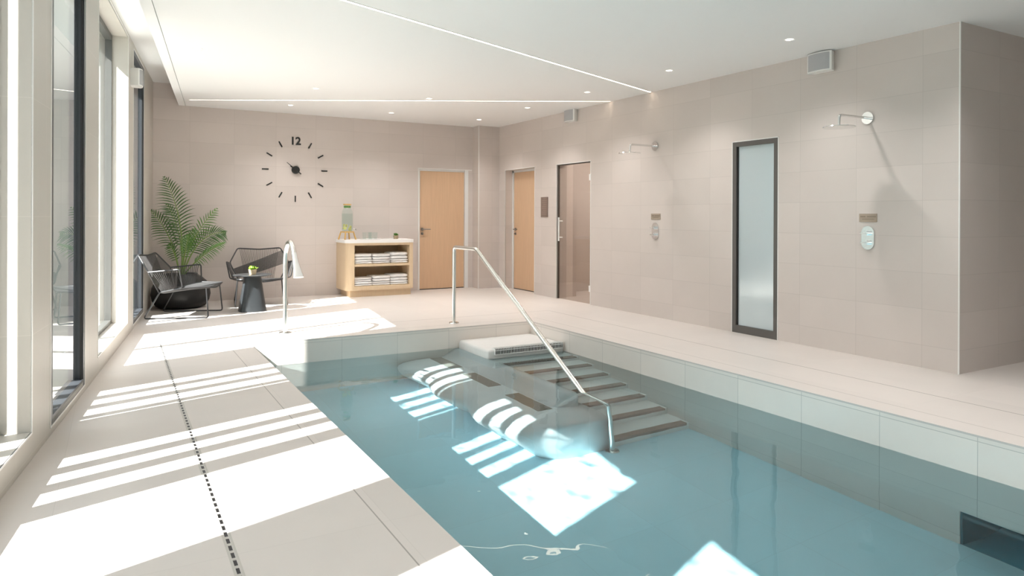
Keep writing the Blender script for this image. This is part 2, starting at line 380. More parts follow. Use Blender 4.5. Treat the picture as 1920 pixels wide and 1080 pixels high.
# ceilings
def poly_y(y0, y1, x0f, x1f): return [(x0f(y0), y0), (x1f(y0), y0), (x1f(y1), y1), (x0f(y1), y1)]
bm = B(); prism(bm, poly_y(YREAR, YB+.02, lambda y: raftx(y)+.092, lambda y: XFAR), ZC, ZS)
struct('ceiling', bm, CEIL)
bm = B(); prism(bm, poly_y(YREAR, YB+.02, raftx, lambda y: raftx(y)+.086), ZC, ZS)
struct('ceiling_border', bm, CEIL)
bm = B(); prism(bm, poly_y(YREAR-.3, YB+.3, lambda y: wallx(y)-.4, lambda y: XFAR+.2), ZS, 3.3)
struct('ceiling_recess', bm, CEIL)
# outside
struct('ground_outside', bx(-60, -1.2, -40, 60, -.3, -.12), GROUND)
struct('wall_outside_added', bx(-14.3, -14, -30, 50, -.12, 5.5), simple('added wall render', (.50, .53, .50), .8, noise=.08, scale=.7))  # invented wall, toning down the bright outdoors behind the panes
struct('wall_outside_far_added', bx(-14, -1.0, 18, 18.3, -.12, 7.5), simple('pale green render', (.30, .34, .31), .8, noise=.08, scale=.7))  # end wall added so the glass shows no bright sky
# room behind the glass door
bm = B(); box(bm, XW+T, 8.6, 9.0, 9.12, 0, 2.5); 
struct('wall_shower_room_side', bx(XW+.18, 6.17, 8.98, 9.12, 0, 2.5), tiles('brightened shower room tile', tuple(x*1.25 for x in WALLC), 'xz', off=(0, .187))[0]); bm.free()  # lighter copy of the wall tile, brighter light put into the colour
struct('wall_shower_room_back', bx(6.18, 8.2, 9.6, 9.7, 0, 2.5), TX)
struct('wall_shower_room_right', bx(7.6, 7.7, 7.2, 9.6, 0, 2.5), TR)
struct('wall_shower_room_front', bx(XW+.18, 7.7, 7.2, 7.3, 0, 2.5), TX)
struct('wall_shower_room_left', bx(6.17, 6.25, 9.0, 9.7, 0, 2.5), TX)
struct('ceiling_shower_room', bx(XW+.18, 7.7, 7.2, 9.7, 2.5, 2.6), CEIL)
struct('wall_behind_tall_window', bx(6.9, 7.0, 4.3, 6.0, 0, 2.5), TR)
pl = bpy.data.lights.new('shower_room_fill', 'AREA'); pl.energy = 20; pl.size = .5; pl.color = (1, .95, .90)  # unseen fill light added to brighten the room behind the glass
po = bpy.data.objects.new('shower_room_fill', pl); C.objects.link(po); po.location = (7.0, 8.4, 2.49)

# trims: white metal edge profiles
tn = [0]
def trim(bm, M4=None):
    tn[0] += 1; o = struct('trim_%d' % tn[0], bm, TRIM)
    if M4 is not None: o.matrix_world = M4
    return o
trim(bx(XW-.006, XW+.004, 3.074, 3.084, 0, ZC))
trim(bx(5.415, 5.425, 10.734, 10.744, 0, ZC))
for q in (D2, D3, W5):
    bm = B(); box(bm, XW-.004, XW+.006, q[0]-.009, q[0], 0, q[2]+.009); box(bm, XW-.004, XW+.006, q[1], q[1]+.009, 0, q[2]+.009); box(bm, XW-.004, XW+.006, q[0]-.009, q[1]+.009, q[2], q[2]+.009); trim(bm)
bm = B(); box(bm, D1[0]-.012, D1[0], YB-.012, YB+.006, 0, D1[2]+.012); box(bm, D1[0]-.012, 5.40, YB-.014, YB+.006, D1[2], D1[2]+.014); trim(bm)
for (a, b_, z0, z1, k) in WIN[:5]:
    bm = B()
    for y0, y1, za, zb in ((a-.010, a, z0, z1), (b_, b_+.010, z0, z1), (a-.01, b_+.01, z1, z1+.010), (a-.01, b_+.01, z0-.010, z0)):
        box(bm, -.004, .003, y0, y1, za, zb)
    trim(bm, LWM)

# windows of the left wall
wn_ = 0
for (a, b_, z0, z1, k) in WIN:
    wn_ += 1
    wo = bpy.data.objects.new('window_%d' % wn_, None); C.objects.link(wo); wo.matrix_world = LWM; wo['kind'] = 'structure'
    n0 = -.03 if k == 'flush' else -.175; fw = .055 if k == 'flush' else .02; bw = .11 if k == 'flush' else .05
    bm = B()
    box(bm, n0-.06, n0+.03, a, a+fw, z0, z1); box(bm, n0-.06, n0+.03, b_-fw, b_, z0, z1)
    box(bm, n0-.06, n0+.03, a+fw, b_-fw, z1-.05, z1); box(bm, n0-.06, n0+.03, a+fw, b_-fw, z0, z0+(.05 if k == 'flush' else .035))
    obj('window_frame', bm, DGREY if k == 'flush' else simple('deep window frame', (.10, .10, .095), .45), wo)
    bm = B(); no = n0-.061
    for ya, yb in ((a, a+.012), (b_-.012, b_)): box(bm, -TH-.01, no, ya, yb, z0, z1)
    box(bm, -TH-.01, no, a, b_, z1-.012, z1); obj('added_dark_liner', bm, ADDED_LINER, wo)  # liner added to darken the sunlit jambs seen through the panes
    if k == 'flush':
        obj('window_sill', bx(n0-.04, 0, a+fw, b_-fw, z0, z0+.035, bev=.004), FGREY, wo)
        bm = B(); box(bm, n0+.012, n0+.022, a+fw, a+fw+.02, z0+.05, z1-.05); box(bm, n0+.012, n0+.022, b_-fw-.02, b_-fw, z0+.05, z1-.05); obj('glazing_bead', bm, BLK, wo)
    obj('pane', bx(n0-.01, n0, a+fw, b_-fw, z0+.035, z1-.05), GL, wo)
# outdoor battens
sp_ = [(-2.56, .085), (-2.81, .085), (-3.065, .079), (-3.32, .08), (-3.57, .085), (-3.80, .125), (-4.07, .085), (-4.305, .09), (-4.60, .17), (-.745, .078), (1.32, .07), (1.07, .07), (.84, .06), (-2.33, .05)]
bat0 = obj('facade_batten', bx(-.012, .012, -.5, .5, -.1, 3.25), BAT)
tag(bat0, 'grey vertical batten outside the tall left windows', 'batten', 'vertical battens outside the left windows')
for i, (s_, w_) in enumerate(sp_):
    o = bat0 if i == 0 else bat0.copy()
    if i: C.objects.link(o)
    wdt = w_+(.016 if .08 <= w_ < .1 else 0)
    o.matrix_world = LWM @ Matrix.Translation((-.46, s_-.478*.46, 0)) @ Matrix.Diagonal((1, wdt, 1, 1))
    if w_ > .1: o['label'] = 'wider grey vertical post outside the tall left windows'

# ------------------------------------------------------------------ doors, tall window
def lever(parent, side='x', loc=(0, 0, 0), s=1):
    # lever handle on a plane facing -y (side x: lever runs along +x)
    bm = B(); tube(bm, [(0, -.002, 0), (0, -.012, 0)], .026, 16); tube(bm, [(0, -.002, -.075), (0, -.010, -.075)], .024, 16)
    tube(bm, smooth_path([(0, -.01, 0), (0, -.055, 0), (.13, -.055, 0)], .02), .0095, 10); tube(bm, [(0, -.01, -.075), (0, -.03, -.075)], .011, 8)
    return bm
do = bpy.data.objects.new('door_1', None); C.objects.link(do); do['kind'] = 'structure'; do.location = (D1[0], YB, 0)
wd, hd = D1[1]-D1[0], D1[2]
bm = B(); box(bm, 0, .022, .0, .14, 0, hd); box(bm, wd-.065, wd, -.005, .14, 0, hd); box(bm, .022, wd-.065, .02, .14, hd-.03, hd); obj('door_frame', bm, DOORF, do)
lf = obj('door_leaf', bx(.024, wd-.067, .03, .08, .012, hd-.032, bev=.002), OAK, do)
o = obj('door_handle', lever(None), simple('satin steel handle', (.33, .30, .27), .35, .9), lf, smooth=True); o.location = (.075, .03, 1.02)
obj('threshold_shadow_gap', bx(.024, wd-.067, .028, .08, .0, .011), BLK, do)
do = bpy.data.objects.new('door_2', None); C.objects.link(do); do['kind'] = 'structure'; do.location = (XW, D2[1], 0); do.rotation_euler = (0, 0, -PI/2)
wd, hd = D2[1]-D2[0], D2[2]   # local x runs -y in world, local y runs +x into wall
bm = B(); box(bm, .0, .04, .135, .22, 0, hd); box(bm, wd-.03, wd, .135, .22, 0, hd); box(bm, 0, wd, .135, .22, hd-.035, hd); obj('door_frame', bm, DOORF, do)
lf = obj('door_leaf', bx(.042, wd-.032, .15, .2, .012, hd-.037, bev=.002), OAK, do)
o = obj('door_handle', lever(None), bpy.data.materials['satin steel handle'], lf, smooth=True); o.location = (.1, .15, 1.02)
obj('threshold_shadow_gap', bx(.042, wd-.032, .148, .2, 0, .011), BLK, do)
struct('trim_20', bx(XW+T, XW+.45, D2[0]-.1, D2[1]+.1, 0, 0.001), DECK).location.z = -.002
do = bpy.data.objects.new('door_3', None); C.objects.link(do); do['kind'] = 'structure'; do.location = (XW, D3[1], 0); do.rotation_euler = (0, 0, -PI/2)
wd, hd = D3[1]-D3[0], D3[2]
gp = obj('glass_leaf', bx(.018, wd-.006, .02, .03, .006, hd-.018), GLD, do)
obj('door_frame', box(box(B(), .0, .012, .015, .045, 0, hd), .012, wd, .015, .045, hd-.014, hd), simple('bronze door seal', (.07, .055, .045), .4), do)
bm = B(); x = .125
tube(bm, [(x, -.045, .875), (x, -.045, 1.23)], .0125, 12); tube(bm, [(x, .02, .93), (x, -.045, .93)], .008, 10); tube(bm, [(x, .02, 1.175), (x, -.045, 1.175)], .008, 10)
tube(bm, [(x-.05, .0, .93), (x, .0, .93)], .006, 8); tube(bm, [(x-.05, .0, 1.175), (x, .0, 1.175)], .006, 8)
obj('pull_handle', bm, simple('bright steel', (.85, .85, .84), .3, .3), gp, smooth=True)
for z in (.22, 1.80): obj('hinge', bx(wd-.05, wd+.004, .008, .042, z-.045, z+.045, bev=.004), TRIM, gp)
wo = bpy.data.objects.new('window_8', None); C.objects.link(wo); wo['kind'] = 'structure'; wo.location = (XW, W5[1], 0); wo.rotation_euler = (0, 0, -PI/2)
wd, hd = W5[1]-W5[0], W5[2]; f = .05
bm = B(); box(bm, 0, f, -.002, .07, .0, hd); box(bm, wd-f, wd, -.002, .07, 0, hd); box(bm, f, wd-f, -.002, .07, hd-f, hd); box(bm, f, wd-f, -.002, .07, 0, f+.03)
obj('window_frame', bm, WFR, wo)
bm = B(); box(bm, f, f+.012, .015, .03, f+.03, hd-f); box(bm, wd-f-.012, wd-f, .015, .03, f+.03, hd-f); obj('glazing_bead', bm, BLK, wo)
obj('pane', bx(f, wd-f, .026, .036, f+.03, hd-f), FROST, wo)

# ------------------------------------------------------------------ ceiling lights
def strip(a, b_, label):
    a, b_ = Vector((*a, ZC)), Vector((*b_, ZC)); d_ = (b_-a); L_ = d_.length
    t = thing('light_strip', label, 'ceiling light', ((a+b_)/2), math.atan2(d_.y, d_.x), 'recessed warm light lines in the ceiling')
    bm = B(); box(bm, -L_/2, L_/2, -.019, -.0125, -.004, 0); box(bm, -L_/2, L_/2, .0125, .019, -.004, 0); obj('profile', bm, TRIM, t)
    obj('diffuser', bx(-L_/2, L_/2, -.0125,   .0125, -.003, 0), LED, t)
strip((.86, 10.36), (5.80, 7.57), 'thin warm light line crossing the ceiling in front of the clock wall')
dv = Vector((5.82-1.429, 6.754-5.002)).normalized(); a_ = Vector((5.80, 6.745))-dv*6.2
strip(tuple(a_), (5.80, 6.745), 'long diagonal warm light line running out of the picture top')
dl0 = None
for i, (x, y) in enumerate([(.66, 7.16), (.66, 8.65), (.95, 10.12), (2.13, 8.65), (2.14, 10.14), (3.61, 8.62), (3.62, 10.11), (5.09, 10.08), (5.13, 8.62), (5.13, 7.16), (5.12, 5.66), (5.13, 4.14), (5.13, 2.64), (5.13, 1.14), (3.62, 2.64), (3.62, 1.14), (3.62, -.4), (2.13, .3)]):  # entries past the nearer shower are added out of view as fill
    if i in (1, 2): continue
    if dl0 is None:
        t = thing('downlight', 'x', 'ceiling light', (x, y, ZC), 0, 'round recessed downlights in the white ceiling'); dl0 = t
        obj('bezel', lathe(B(), [(.030, .002), (.046, -.003), (.049, .001), (.049, .004)], 32), WHITE, t, smooth=True)
        obj('lamp', lathe(B(), [(0, -.0015), (.031, -.0015), (.031, .004)], 24), DL, t)
    else: t = dup(dl0, (x, y, ZC))
    if i == 0: dspot = bpy.data.lights.new('downlight_lamp', 'SPOT'); dspot.energy = DOWN_WATTS; dspot.spot_size = math.radians(122); dspot.spot_blend = 1; dspot.shadow_soft_size = .05; dspot.color = (1, .965, .94); dspot.specular_factor = 0
    ds = bpy.data.objects.new('downlight_lamp', dspot); C.objects.link(ds); ds.location = (x, y, ZC-.02)
    t['label'] = {0: 'small round downlight nearest the left windows', 3: 'small round downlight above the round table, window side of the light line', 4: 'small round downlight above the wall clock', 5: 'small round downlight beside the straight light line, mid ceiling',
                  6: 'small round downlight above the towel cabinet', 7: 'small round downlight above the white-edged corner pier', 8: 'small round downlight in front of the narrow recessed door', 9: 'small round downlight in front of the glass door',
                  10: 'small round downlight in front of the farther wall shower', 11: 'small round downlight in front of the nearer wall shower'}.get(i, 'extra small round downlight added out of view to fill the near room')

# ------------------------------------------------------------------ floor drain
t = thing('floor_drain', 'long narrow slotted drain channel with black dashes along the left deck', 'drain', ((DX0+DX1)/2, 0, 0))
bm = B(); hw = (DX1-DX0)/2; box(bm, -hw, hw, -2.5, 7.76, -.06, -.03); obj('channel', bm, BLK, t)
bm = B(); box(bm, -hw, -.0068, -2.5, 7.76, -.004, -.0005); box(bm, .0068, hw, -2.5, 7.76, -.004, -.0005)
y = -2.5
while y < 7.75: box(bm, -.0068, .0068, y, y+.013, -.004, -.0005); y += .064
obj('slotted_cover', bm, simple('beige drain cover', (.50, .47, .43), .5), t)

# ------------------------------------------------------------------ pool stairs
t = thing('pool_stairs', 'underwater steps with brown grip strips below the white landing', 'stairs', (0, 0, 0))
XS = 3.37; SY = 6.395; RS = .151
bm = B(); box(bm, XS-.03, XR-.001, SY, YF-.001, -.30, -.142, bev=.035, seg=4)
obj('landing_slab', bm, simple('white landing stone', (.70, .68, .66), .5, noise=.05, scale=20), t, smooth=True)
obj('landing_base', bx(XS-.02, XR-.001, SY+.012, YF-.001, PZ, -.29), BENCHM, t)
tr_y = [SY-.275*(k) for k in range(8)]
for k in range(7):
    z = -.142-RS*(k+1)
    y1 = SY+.03-.275*k if k else SY+.012; y0 = SY-.275*(k+1)
    obj('tread', bx(XS+.02, XR-.001, y0, y1, PZ+.001, z), STEPT, t)
    obj('grip_strip', bx(XS+.03, XR-.03, y0-.004, y0+.075, z-.05, z+.003), NOSE, t)
# overflow grate at the landing edge
gr = obj('overflow_grate', bx(XS+.05, XR-.03, SY-.016, SY+.05, -.192, -.135, bev=.012, seg=3), GRATEB, t, smooth=True)
bm = B(); n = 44
for i in range(n+1):
    x = XS+.05+(XR-.03-XS-.05)*i/n
    box(bm, x-.0028, x+.0028, SY-.020, SY+.056, -.196, -.131)
for (yy, zz) in ((SY+.055, -.133), (SY+.018, -.131), (SY-.018, -.150), (SY-.020, -.194)): box(bm, XS+.05, XR-.03, yy-.003, yy+.003, zz-.003, zz+.003)
obj('grate_bars', bm, GRATEW, gr)

# ------------------------------------------------------------------ underwater lounger bench
t = thing('underwater_bench', 'submerged grey lounger bench with three brown grilles beside the steps', 'bench', (0, 0, 0))
BT = -.60
rings = []
ys_ = list(np.linspace(4.50, 7.10, 66))
def bench_ring(y, inset, drop):
    wob = .045*math.cos(2*PI*(y-5.10)/.86)
    e = 2.60-wob; X0 = e+inset
    prof = [(X0+.24, PZ-.01), (X0+.12, -1.12), (X0+.03, -.95), (X0, -.84), (X0+.015, -.76), (X0+.06, -.685), (X0+.13, -.63), (X0+.21, -.605), (X0+.30, BT), (3.20, BT), (3.42, BT-.0), (3.42, PZ-.01)]
    return [(x, y, z if z < PZ+.0 else max(z-drop, PZ)) for x, z in prof]
for q in range(8):
    a = q/7*PI/2; rings.append([(x, 4.46+.24*(1-math.cos(a)), z) for x, y, z in bench_ring(4.46, .26*(1-math.sin(a)), .10*(1-math.sin(a)))])
for y in ys_:
    if y > 4.72: rings.append(bench_ring(y, 0, 0))
obj('bench_body', loft(B(), rings), BENCHM, t, smooth='full')
# back rest wall between bench and steps
rings = []
def wall_ring(y, s):   # s 0..1 closes the round end
    xc = 3.34
    prof = [(3.12, PZ), (3.12, BT-.02), (3.17, BT+.04), (3.24, -.40), (3.275, -.29), (3.305, -.258), (3.34, -.25), (3.375, -.256), (3.395, -.275), (3.40, -.31), (3.40, PZ)]
    return [(xc+(x-xc)*s, y, z if z < -1 else BT-.1+(z-BT+.1)*(.55+.45*s) if z > BT-.1 else z) for x, z in prof]
for q in range(9):
    a = q/8*PI/2; rings.append(wall_ring(4.92-.12*math.cos(a)+.0, max(.25, math.sin(a))))
for y in np.linspace(4.95, YF-.002, 30): rings.append(wall_ring(y, 1))
obj('backrest_wall', loft(B(), rings), BENCHM, t, smooth='full')
for y in (4.83, 5.70, 6.53):
    bm = B(); box(bm, 2.985, 3.125, y, y+.56, BT-.03, BT+.006, bev=.004)
    v = obj('air_grille', bm, VENTM, t)

# ------------------------------------------------------------------ handrail and swan neck
t = thing('handrail', 'long stainless steel handrail sloping down the pool steps', 'handrail', (3.42, 7.40, 0))
P = [(0, 0, 0), (0, 0, .883), (0, -.575, .883), (0, -2.612, -.258), (0, -2.925, -.318), (0, -2.985, PZ)]
pts = smooth_path(P[:2]+P[2:], .05, 8)
obj('rail', tb(pts, .0225, 16), SS, t, smooth=True)
obj('base_flange', lathe(B(), [(.022, .012), (.055, .010), (.058, 0)], 24), SS, t, smooth=True)
o = obj('base_flange', lathe(B(), [(.022, .012), (.055, .010), (.058, 0)], 24), SS, t, smooth=True); o.location = (0, -2.985, PZ)
t = thing('swan_neck_fountain', 'steel swan neck water spout arching over the far pool edge', 'fountain', (1.56, 7.62, 0))
pts = smooth_path([(0, 0, 0), (0, 0, .76), (0, -.03, .87), (0, -.12, .955), (0, -.25, .975), (0, -.36, .925), (0, -.44, .83)], .08, 5)
obj('pipe', tb(pts, .0245, 16), SS, t, smooth=True)
rings = []
for k in range(9):
    u = k/8; c_ = Vector((0, -.42-.20*u, .855-.22*u)); tn_ = Vector((0, -.67, -.74)).normalized(); nn = Vector((0, -.74, .67))
    wx = .026+.026*u**2; wy = .0255-.012*u
    rings.append([tuple(c_+Vector((1, 0, 0))*a+nn*b_) for a, b_ in superring(0, 0, wx, wy, 2.6, 24)])
obj('fan_outlet', loft(B(), rings), metal('polished steel', (.9, .9, .9), .18), t, smooth=True)
obj('base_flange', lathe(B(), [(.024, .012), (.062, .010), (.065, 0)], 24), SS, t, smooth=True)

# ------------------------------------------------------------------ clock
t = thing('wall_clock', 'large black frameless clock of bars and a 12 on the back wall', 'clock', (2.392, YB, 1.94))
obj('hub', tb([(0, -.045, 0), (0, 0, 0)], .058, 32), BLK, t, smooth=True)
for k in range(1, 12):
    a = PI/2-k*PI/6; bm = bx(.395, .49, -.010, 0, -.009, .009); o = obj('hour_mark', bm, BLK, t); o.rotation_euler = (0, -a, 0)
text_mesh('numeral', '12', .165, BLK, t, Matrix.Translation((0, -.006, .44)) @ Matrix.Rotation(PI/2, 4, 'X'), .01, .004)
def hand(L_, w_, back, ang, y, nmx):
    o = obj(nmx, prism(B(), [(-back, -w_), (L_, -w_*.45), (L_, w_*.45), (-back, w_)], y-.003, y+.003, 'y'), BLK, t); o.rotation_euler = (0, -math.radians(ang), 0)
hand(.175, .008, .10, 141, -.048, 'minute_hand'); hand(.10, .011, .05, 146, -.040, 'hour_hand')

# ------------------------------------------------------------------ loudspeakers
def speaker(label, M4):
    t = thing('loudspeaker', label, 'loudspeaker', group=None); t.matrix_world = M4
    # local: wall plane x=0, faces +x; width along y, height z
    poly = [(0, -.10)] + [(.055+.055*math.cos(a), .13*math.sin(a)/math.sin(1.15)) for a in np.linspace(-1.15, 1.15, 13)] + [(0, .10)]
    case = obj('case', prism(B(), poly, -.09, .09), SPKW, t)
    poly2 = [(.060+.055*math.cos(a), .115*math.sin(a)/math.sin(1.05)) for a in np.linspace(-1.05, 1.05, 13)]
    pin = [(x-.02, y) for x, y in poly2[::-1]]
    obj('grille', prism(B(), poly2+pin, -.078, .078), SPKG, t)
    obj('bracket', bx(0, .03, -.03, .03, -.06, .0), SPKW, t)
speaker('white curved loudspeaker high on the wall above the nearer shower', Matrix.Translation((XW, 4.30, 2.70)) @ Matrix.Rotation(PI, 4, 'Z'))
speaker('white loudspeaker high on the wall near the glass door', Matrix.Translation((XW, 8.47, 2.715)) @ Matrix.Rotation(PI, 4, 'Z'))
speaker('white loudspeaker on the pier between the left windows', LWM @ Matrix.Translation((0, .42, 2.69)) @ Matrix.Diagonal((1, .8, 1, 1)))

# ------------------------------------------------------------------ showers
def shower(y, z, place):
    t = thing('wall_shower', 'chrome overhead shower on a wall arm, '+place, 'shower head', (XW, y, z), 0, 'wall showers')
    obj('wall_flange', tb([(0, 0, 0), (-.014, 0, 0)], .055, 28), CHR, t, smooth=True)
    obj('arm', tb(smooth_path([(0, 0, 0), (-.40, 0, 0), (-.405, 0, -.09)], .035, 6), .0115, 12), CHR, t, smooth=True)
    obj('shower_plate', lathe(B(), [(0, -.085), (.02, -.088), (.03, -.098), (.13, -.102), (.135, -.108), (.13, -.113), (0, -.113)], 40, -.405, 0), CHR, t, smooth=True)
shower(3.858, 2.128, 'nearer the tall corner'); shower(6.679, 2.12, 'between the glass door and the tall window')
def control(y, z, place):
    t = thing('shower_control', 'oval chrome shower control plate on the wall, '+place, 'shower control', (XW, y, z), 0, 'shower controls')
    poly = [(a, b_) for a, b_ in [(.06*math.cos(q), .045+.06*math.sin(q)) for q in np.linspace(0, PI, 14)] + [(.06*math.cos(q), -.045+.06*math.sin(q)) for q in np.linspace(PI, 2*PI, 14)]]
    obj('plate', prism(B(), poly, -.009, 0, 'x'), CHR, t, smooth=True)
    for zz in (.042, -.042):
        k = obj('knob', tb([(-.009, 0, zz), (-.045, 0, zz)], .022, 20), CHR, t, smooth=True)
        obj('lever', bx(-.055, -.04, -.008, .045, zz-.006, zz+.006, bev=.003), CHR, k)
control(3.853, 1.062, 'below the nearer shower'); control(6.673, 1.065, 'below the farther shower')
def small_sign(y, z, place):
    t = thing('shower_sign', 'small taupe engraved sign '+place, 'sign', (XW, y, z), 0, 'shower signs')
    obj('plate', bx(-.006, 0, -.085, .085, -.037, .037, bev=.002), SIGN, t)
    bm = B(); r = random.Random(5); yy = .068
    for L_, n_ in ((.068, -.004), (-.004, -.0)): pass
    for (ya, yb, hz, zc) in ((.072, .022, .0055, .011), (.010, -.070, .0055, .011), (.055, -.055, .0035, -.012)):
        q = ya
        while q > yb: box(bm, -.0068, -.006, q-.0052, q, zc-hz, zc+hz); q -= .0072
    obj('engraved_lines', bm, SIGNT, t)
small_sign(3.852, 1.24, 'above the nearer shower control'); small_sign(6.665, 1.245, 'above the farther shower control')
t = thing('notice_board', 'narrow brown notice plate between the recessed door and glass door', 'sign', (XW, 9.25, 1.39))
obj('plate', bx(-.01, 0, -.10, .10, -.155, .155, bev=.002), SIGND, t)
bm = B()
for k in range(9): box(bm, -.0108, -.010, -.07, .07 if k % 3 else .03, .125-k*.03, .133-k*.03)
obj('text_lines', bm, SIGNDT, t)

# ------------------------------------------------------------------ string chairs
def make_chair(label, loc, rz):
    t = thing('string_armchair', label, 'chair', loc, rz, 'black string armchairs')
    for s in (1, -1):
        # sled leg loop
        pts = smooth_path([(-.20, .30*s, .305), (-.36, .335*s, .009), (.365, .335*s, .009), (.335, .31*s, .36)], .03, 4)
        obj('leg', tb(pts, .0085, 8), CHAIRM, t, smooth=True)
    Rr = [Vector((-.21, .28*s, .31)) for s in (1, -1)]; A = [Vector((-.29, .40*s, .565)) for s in (1, -1)]
    Tt = [Vector((-.44, .295*s, .765)) for s in (1, -1)]; Fr = [Vector((.38, .27*s, .375)) for s in (1, -1)]
    Bq = [Vector((.07, .445*s, .60)) for s in (1, -1)]; Cq = [Vector((.09, .40*s, .375)) for s in (1, -1)]
    mid = Vector((-.43, 0, .745))
    bm = B(); tube(bm, smooth_path([Rr[0], A[0], Tt[0], mid, Tt[1], A[1], Rr[1]], .035, 4), .0095, 8)
    tube(bm, [Rr[0], Rr[1]], .009, 8); obj('back_frame', bm, CHAIRM, t, smooth=True)
    for s in (0, 1):
        bm = B(); tube(bm, smooth_path([A[s], Bq[s], Cq[s], Rr[s]], .03, 4), .009, 8); obj('arm_frame', bm, CHAIRM, t, smooth=True)
        bm = B(); 
        for k in range(13):
            u = k/12; tube(bm, [A[s].lerp(Bq[s], .12+.80*u), Rr[s].lerp(Cq[s], .30+.45*u)], .0042, 6)
        obj('arm_cords', bm, CORD, t, smooth=True)
    bm = B(); tube(bm, smooth_path([Rr[0], Cq[0], Fr[0]+Vector((-.05, .04, 0)), Fr[0], Fr[1], Fr[1]+Vector((-.05, -.04, 0)), Cq[1], Rr[1]], .04, 4), .0095, 8); obj('seat_frame', bm, CHAIRM, t, smooth=True)
    # seat surface
    rows = []
    for i in range(13):
        u = i/12; x = -.20+.575*u; hw = .275+.075*math.sin(PI*min(1, u*1.25)*.9)-.02*u
        z0 = .315+.062*u+.012*math.sin(PI*u)
        rows.append([(x, hw*(j/6-1), z0-.030*math.cos((j/6-1)*PI/2)+.012) for j in range(13)])
    vs = [p for r in rows for p in r]+[(x, y, z-.022) for r in rows for x, y, z in r]
    fs = []
    for i in range(12):
        for j in range(12):
            a = i*13+j; fs += [(a, a+13, a+14, a+1), (a+169, a+170, a+183, a+182)]
    bd = [j for j in range(13)]+[i*13+12 for i in range(1, 13)]+[12*13+j for j in range(11, -1, -1)]+[i*13 for i in range(11, 0, -1)]
    for k in range(len(bd)): a, b_ = bd[k], bd[(k+1) % len(bd)]; fs.append((a, b_, b_+169, a+169))
    obj('seat', (vs, fs), PAD, t, smooth=True)
    bm = B()
    for k in range(27):
        u = k/26; top = (Tt[0].lerp(mid, u*2) if u < .5 else mid.lerp(Tt[1], u*2-1)); top = Tt[0].lerp(Tt[1], .05+.90*u); top.z = .765-.02*(1-abs(2*u-1))
        bot = Rr[0].lerp(Rr[1], .17+.66*u); midp = top.lerp(bot, .5)+Vector((-.015, 0, -.01))
        tube(bm, [top, midp, bot], .0032, 5)
    obj('back_cords', bm, CORD, t, smooth=True)
    bm = B()
    for k in range(22):
        u = k/21; a = Rr[1].lerp(A[1], .15+.5*u); b_ = A[0].lerp(Tt[0], .0+.8*u); m_ = a.lerp(b_, .5)+Vector((-.035, 0, -.01)); tube(bm, [a, m_, b_], .0034, 5)
    obj('diagonal_cords', bm, CORD, t, smooth=True)
    return t
make_chair('black string armchair seen from the side beside the windows, in front of the planter', (.746, 9.567, 0), math.radians(-20.6))
make_chair('black string armchair facing the pool behind the small round table', (1.775, 10.32, 0), math.radians(-97))

# ------------------------------------------------------------------ side table + small plants
t = thing('side_table', 'round charcoal side table on a flared solid base between the two armchairs', 'table', (1.55, 9.60, 0))
rings = []
for k in range(12):
    u = k/11; r = .172*(1-u)**1.15*.42+.172*.58+(.0 if u < 1 else 0); r = .172-.068*u**.9 if u < .93 else .105
    rings.append([(a, b_, .45*u) for a, b_ in superring(0, 0, r, r, 3.2, 40)])
obj('base', loft(B(), rings), TABM, t, smooth=True)
obj('tabletop', lathe(B(), [(0, .45), (.20, .452), (.236, .462), (.24, .468), (.236, .473), (0, .474)], 56), TABM, t, smooth=True)
def little_plant(label, loc, pot, leaf, s=1.):
    t = thing('potted_succulent', label, 'plant', loc)
    obj('pot', lathe(B(), [(0, 0), (.036*s, 0), (.044*s, .05*s), (.044*s, .058*s), (.038*s, .058*s), (.036*s, .05*s), (0, .05*s)], 24), pot, t, smooth=True)
    bm = B(); r = random.Random(len(label))
    for k in range(60):
        a = r.uniform(0, 2*PI); e = r.uniform(.1, 1.45); L_ = s*r.uniform(.035, .055); d_ = Vector((math.cos(a)*math.cos(e), math.sin(a)*math.cos(e), math.sin(e)))
        p = Vector((r.uniform(-.02, .02)*s, r.uniform(-.02, .02)*s, .052*s)); sd_ = d_.cross(Vector((0, 0, 1))).normalized()*.010*s; up_ = sd_.cross(d_).normalized()*.004*s
        v = [bm.verts.new(q) for q in (p, p+d_*L_*.6+sd_, p+d_*L_*.6-sd_, p+d_*L_, p+d_*L_*.55+up_)]
        bm.faces.new((v[0], v[1], v[4])); bm.faces.new((v[0], v[4], v[2])); bm.faces.new((v[1], v[3], v[4])); bm.faces.new((v[4], v[3], v[2]))
    obj('leaves', bm, leaf, t)
little_plant('small bright green plant in pale pot on the round charcoal table', (1.55, 9.585, .474), POTW, SUCC, 1.15)
little_plant('small green plant in brown pot on the towel cabinet', (3.90, 10.66, .875), POTS, SUCC2, .95)

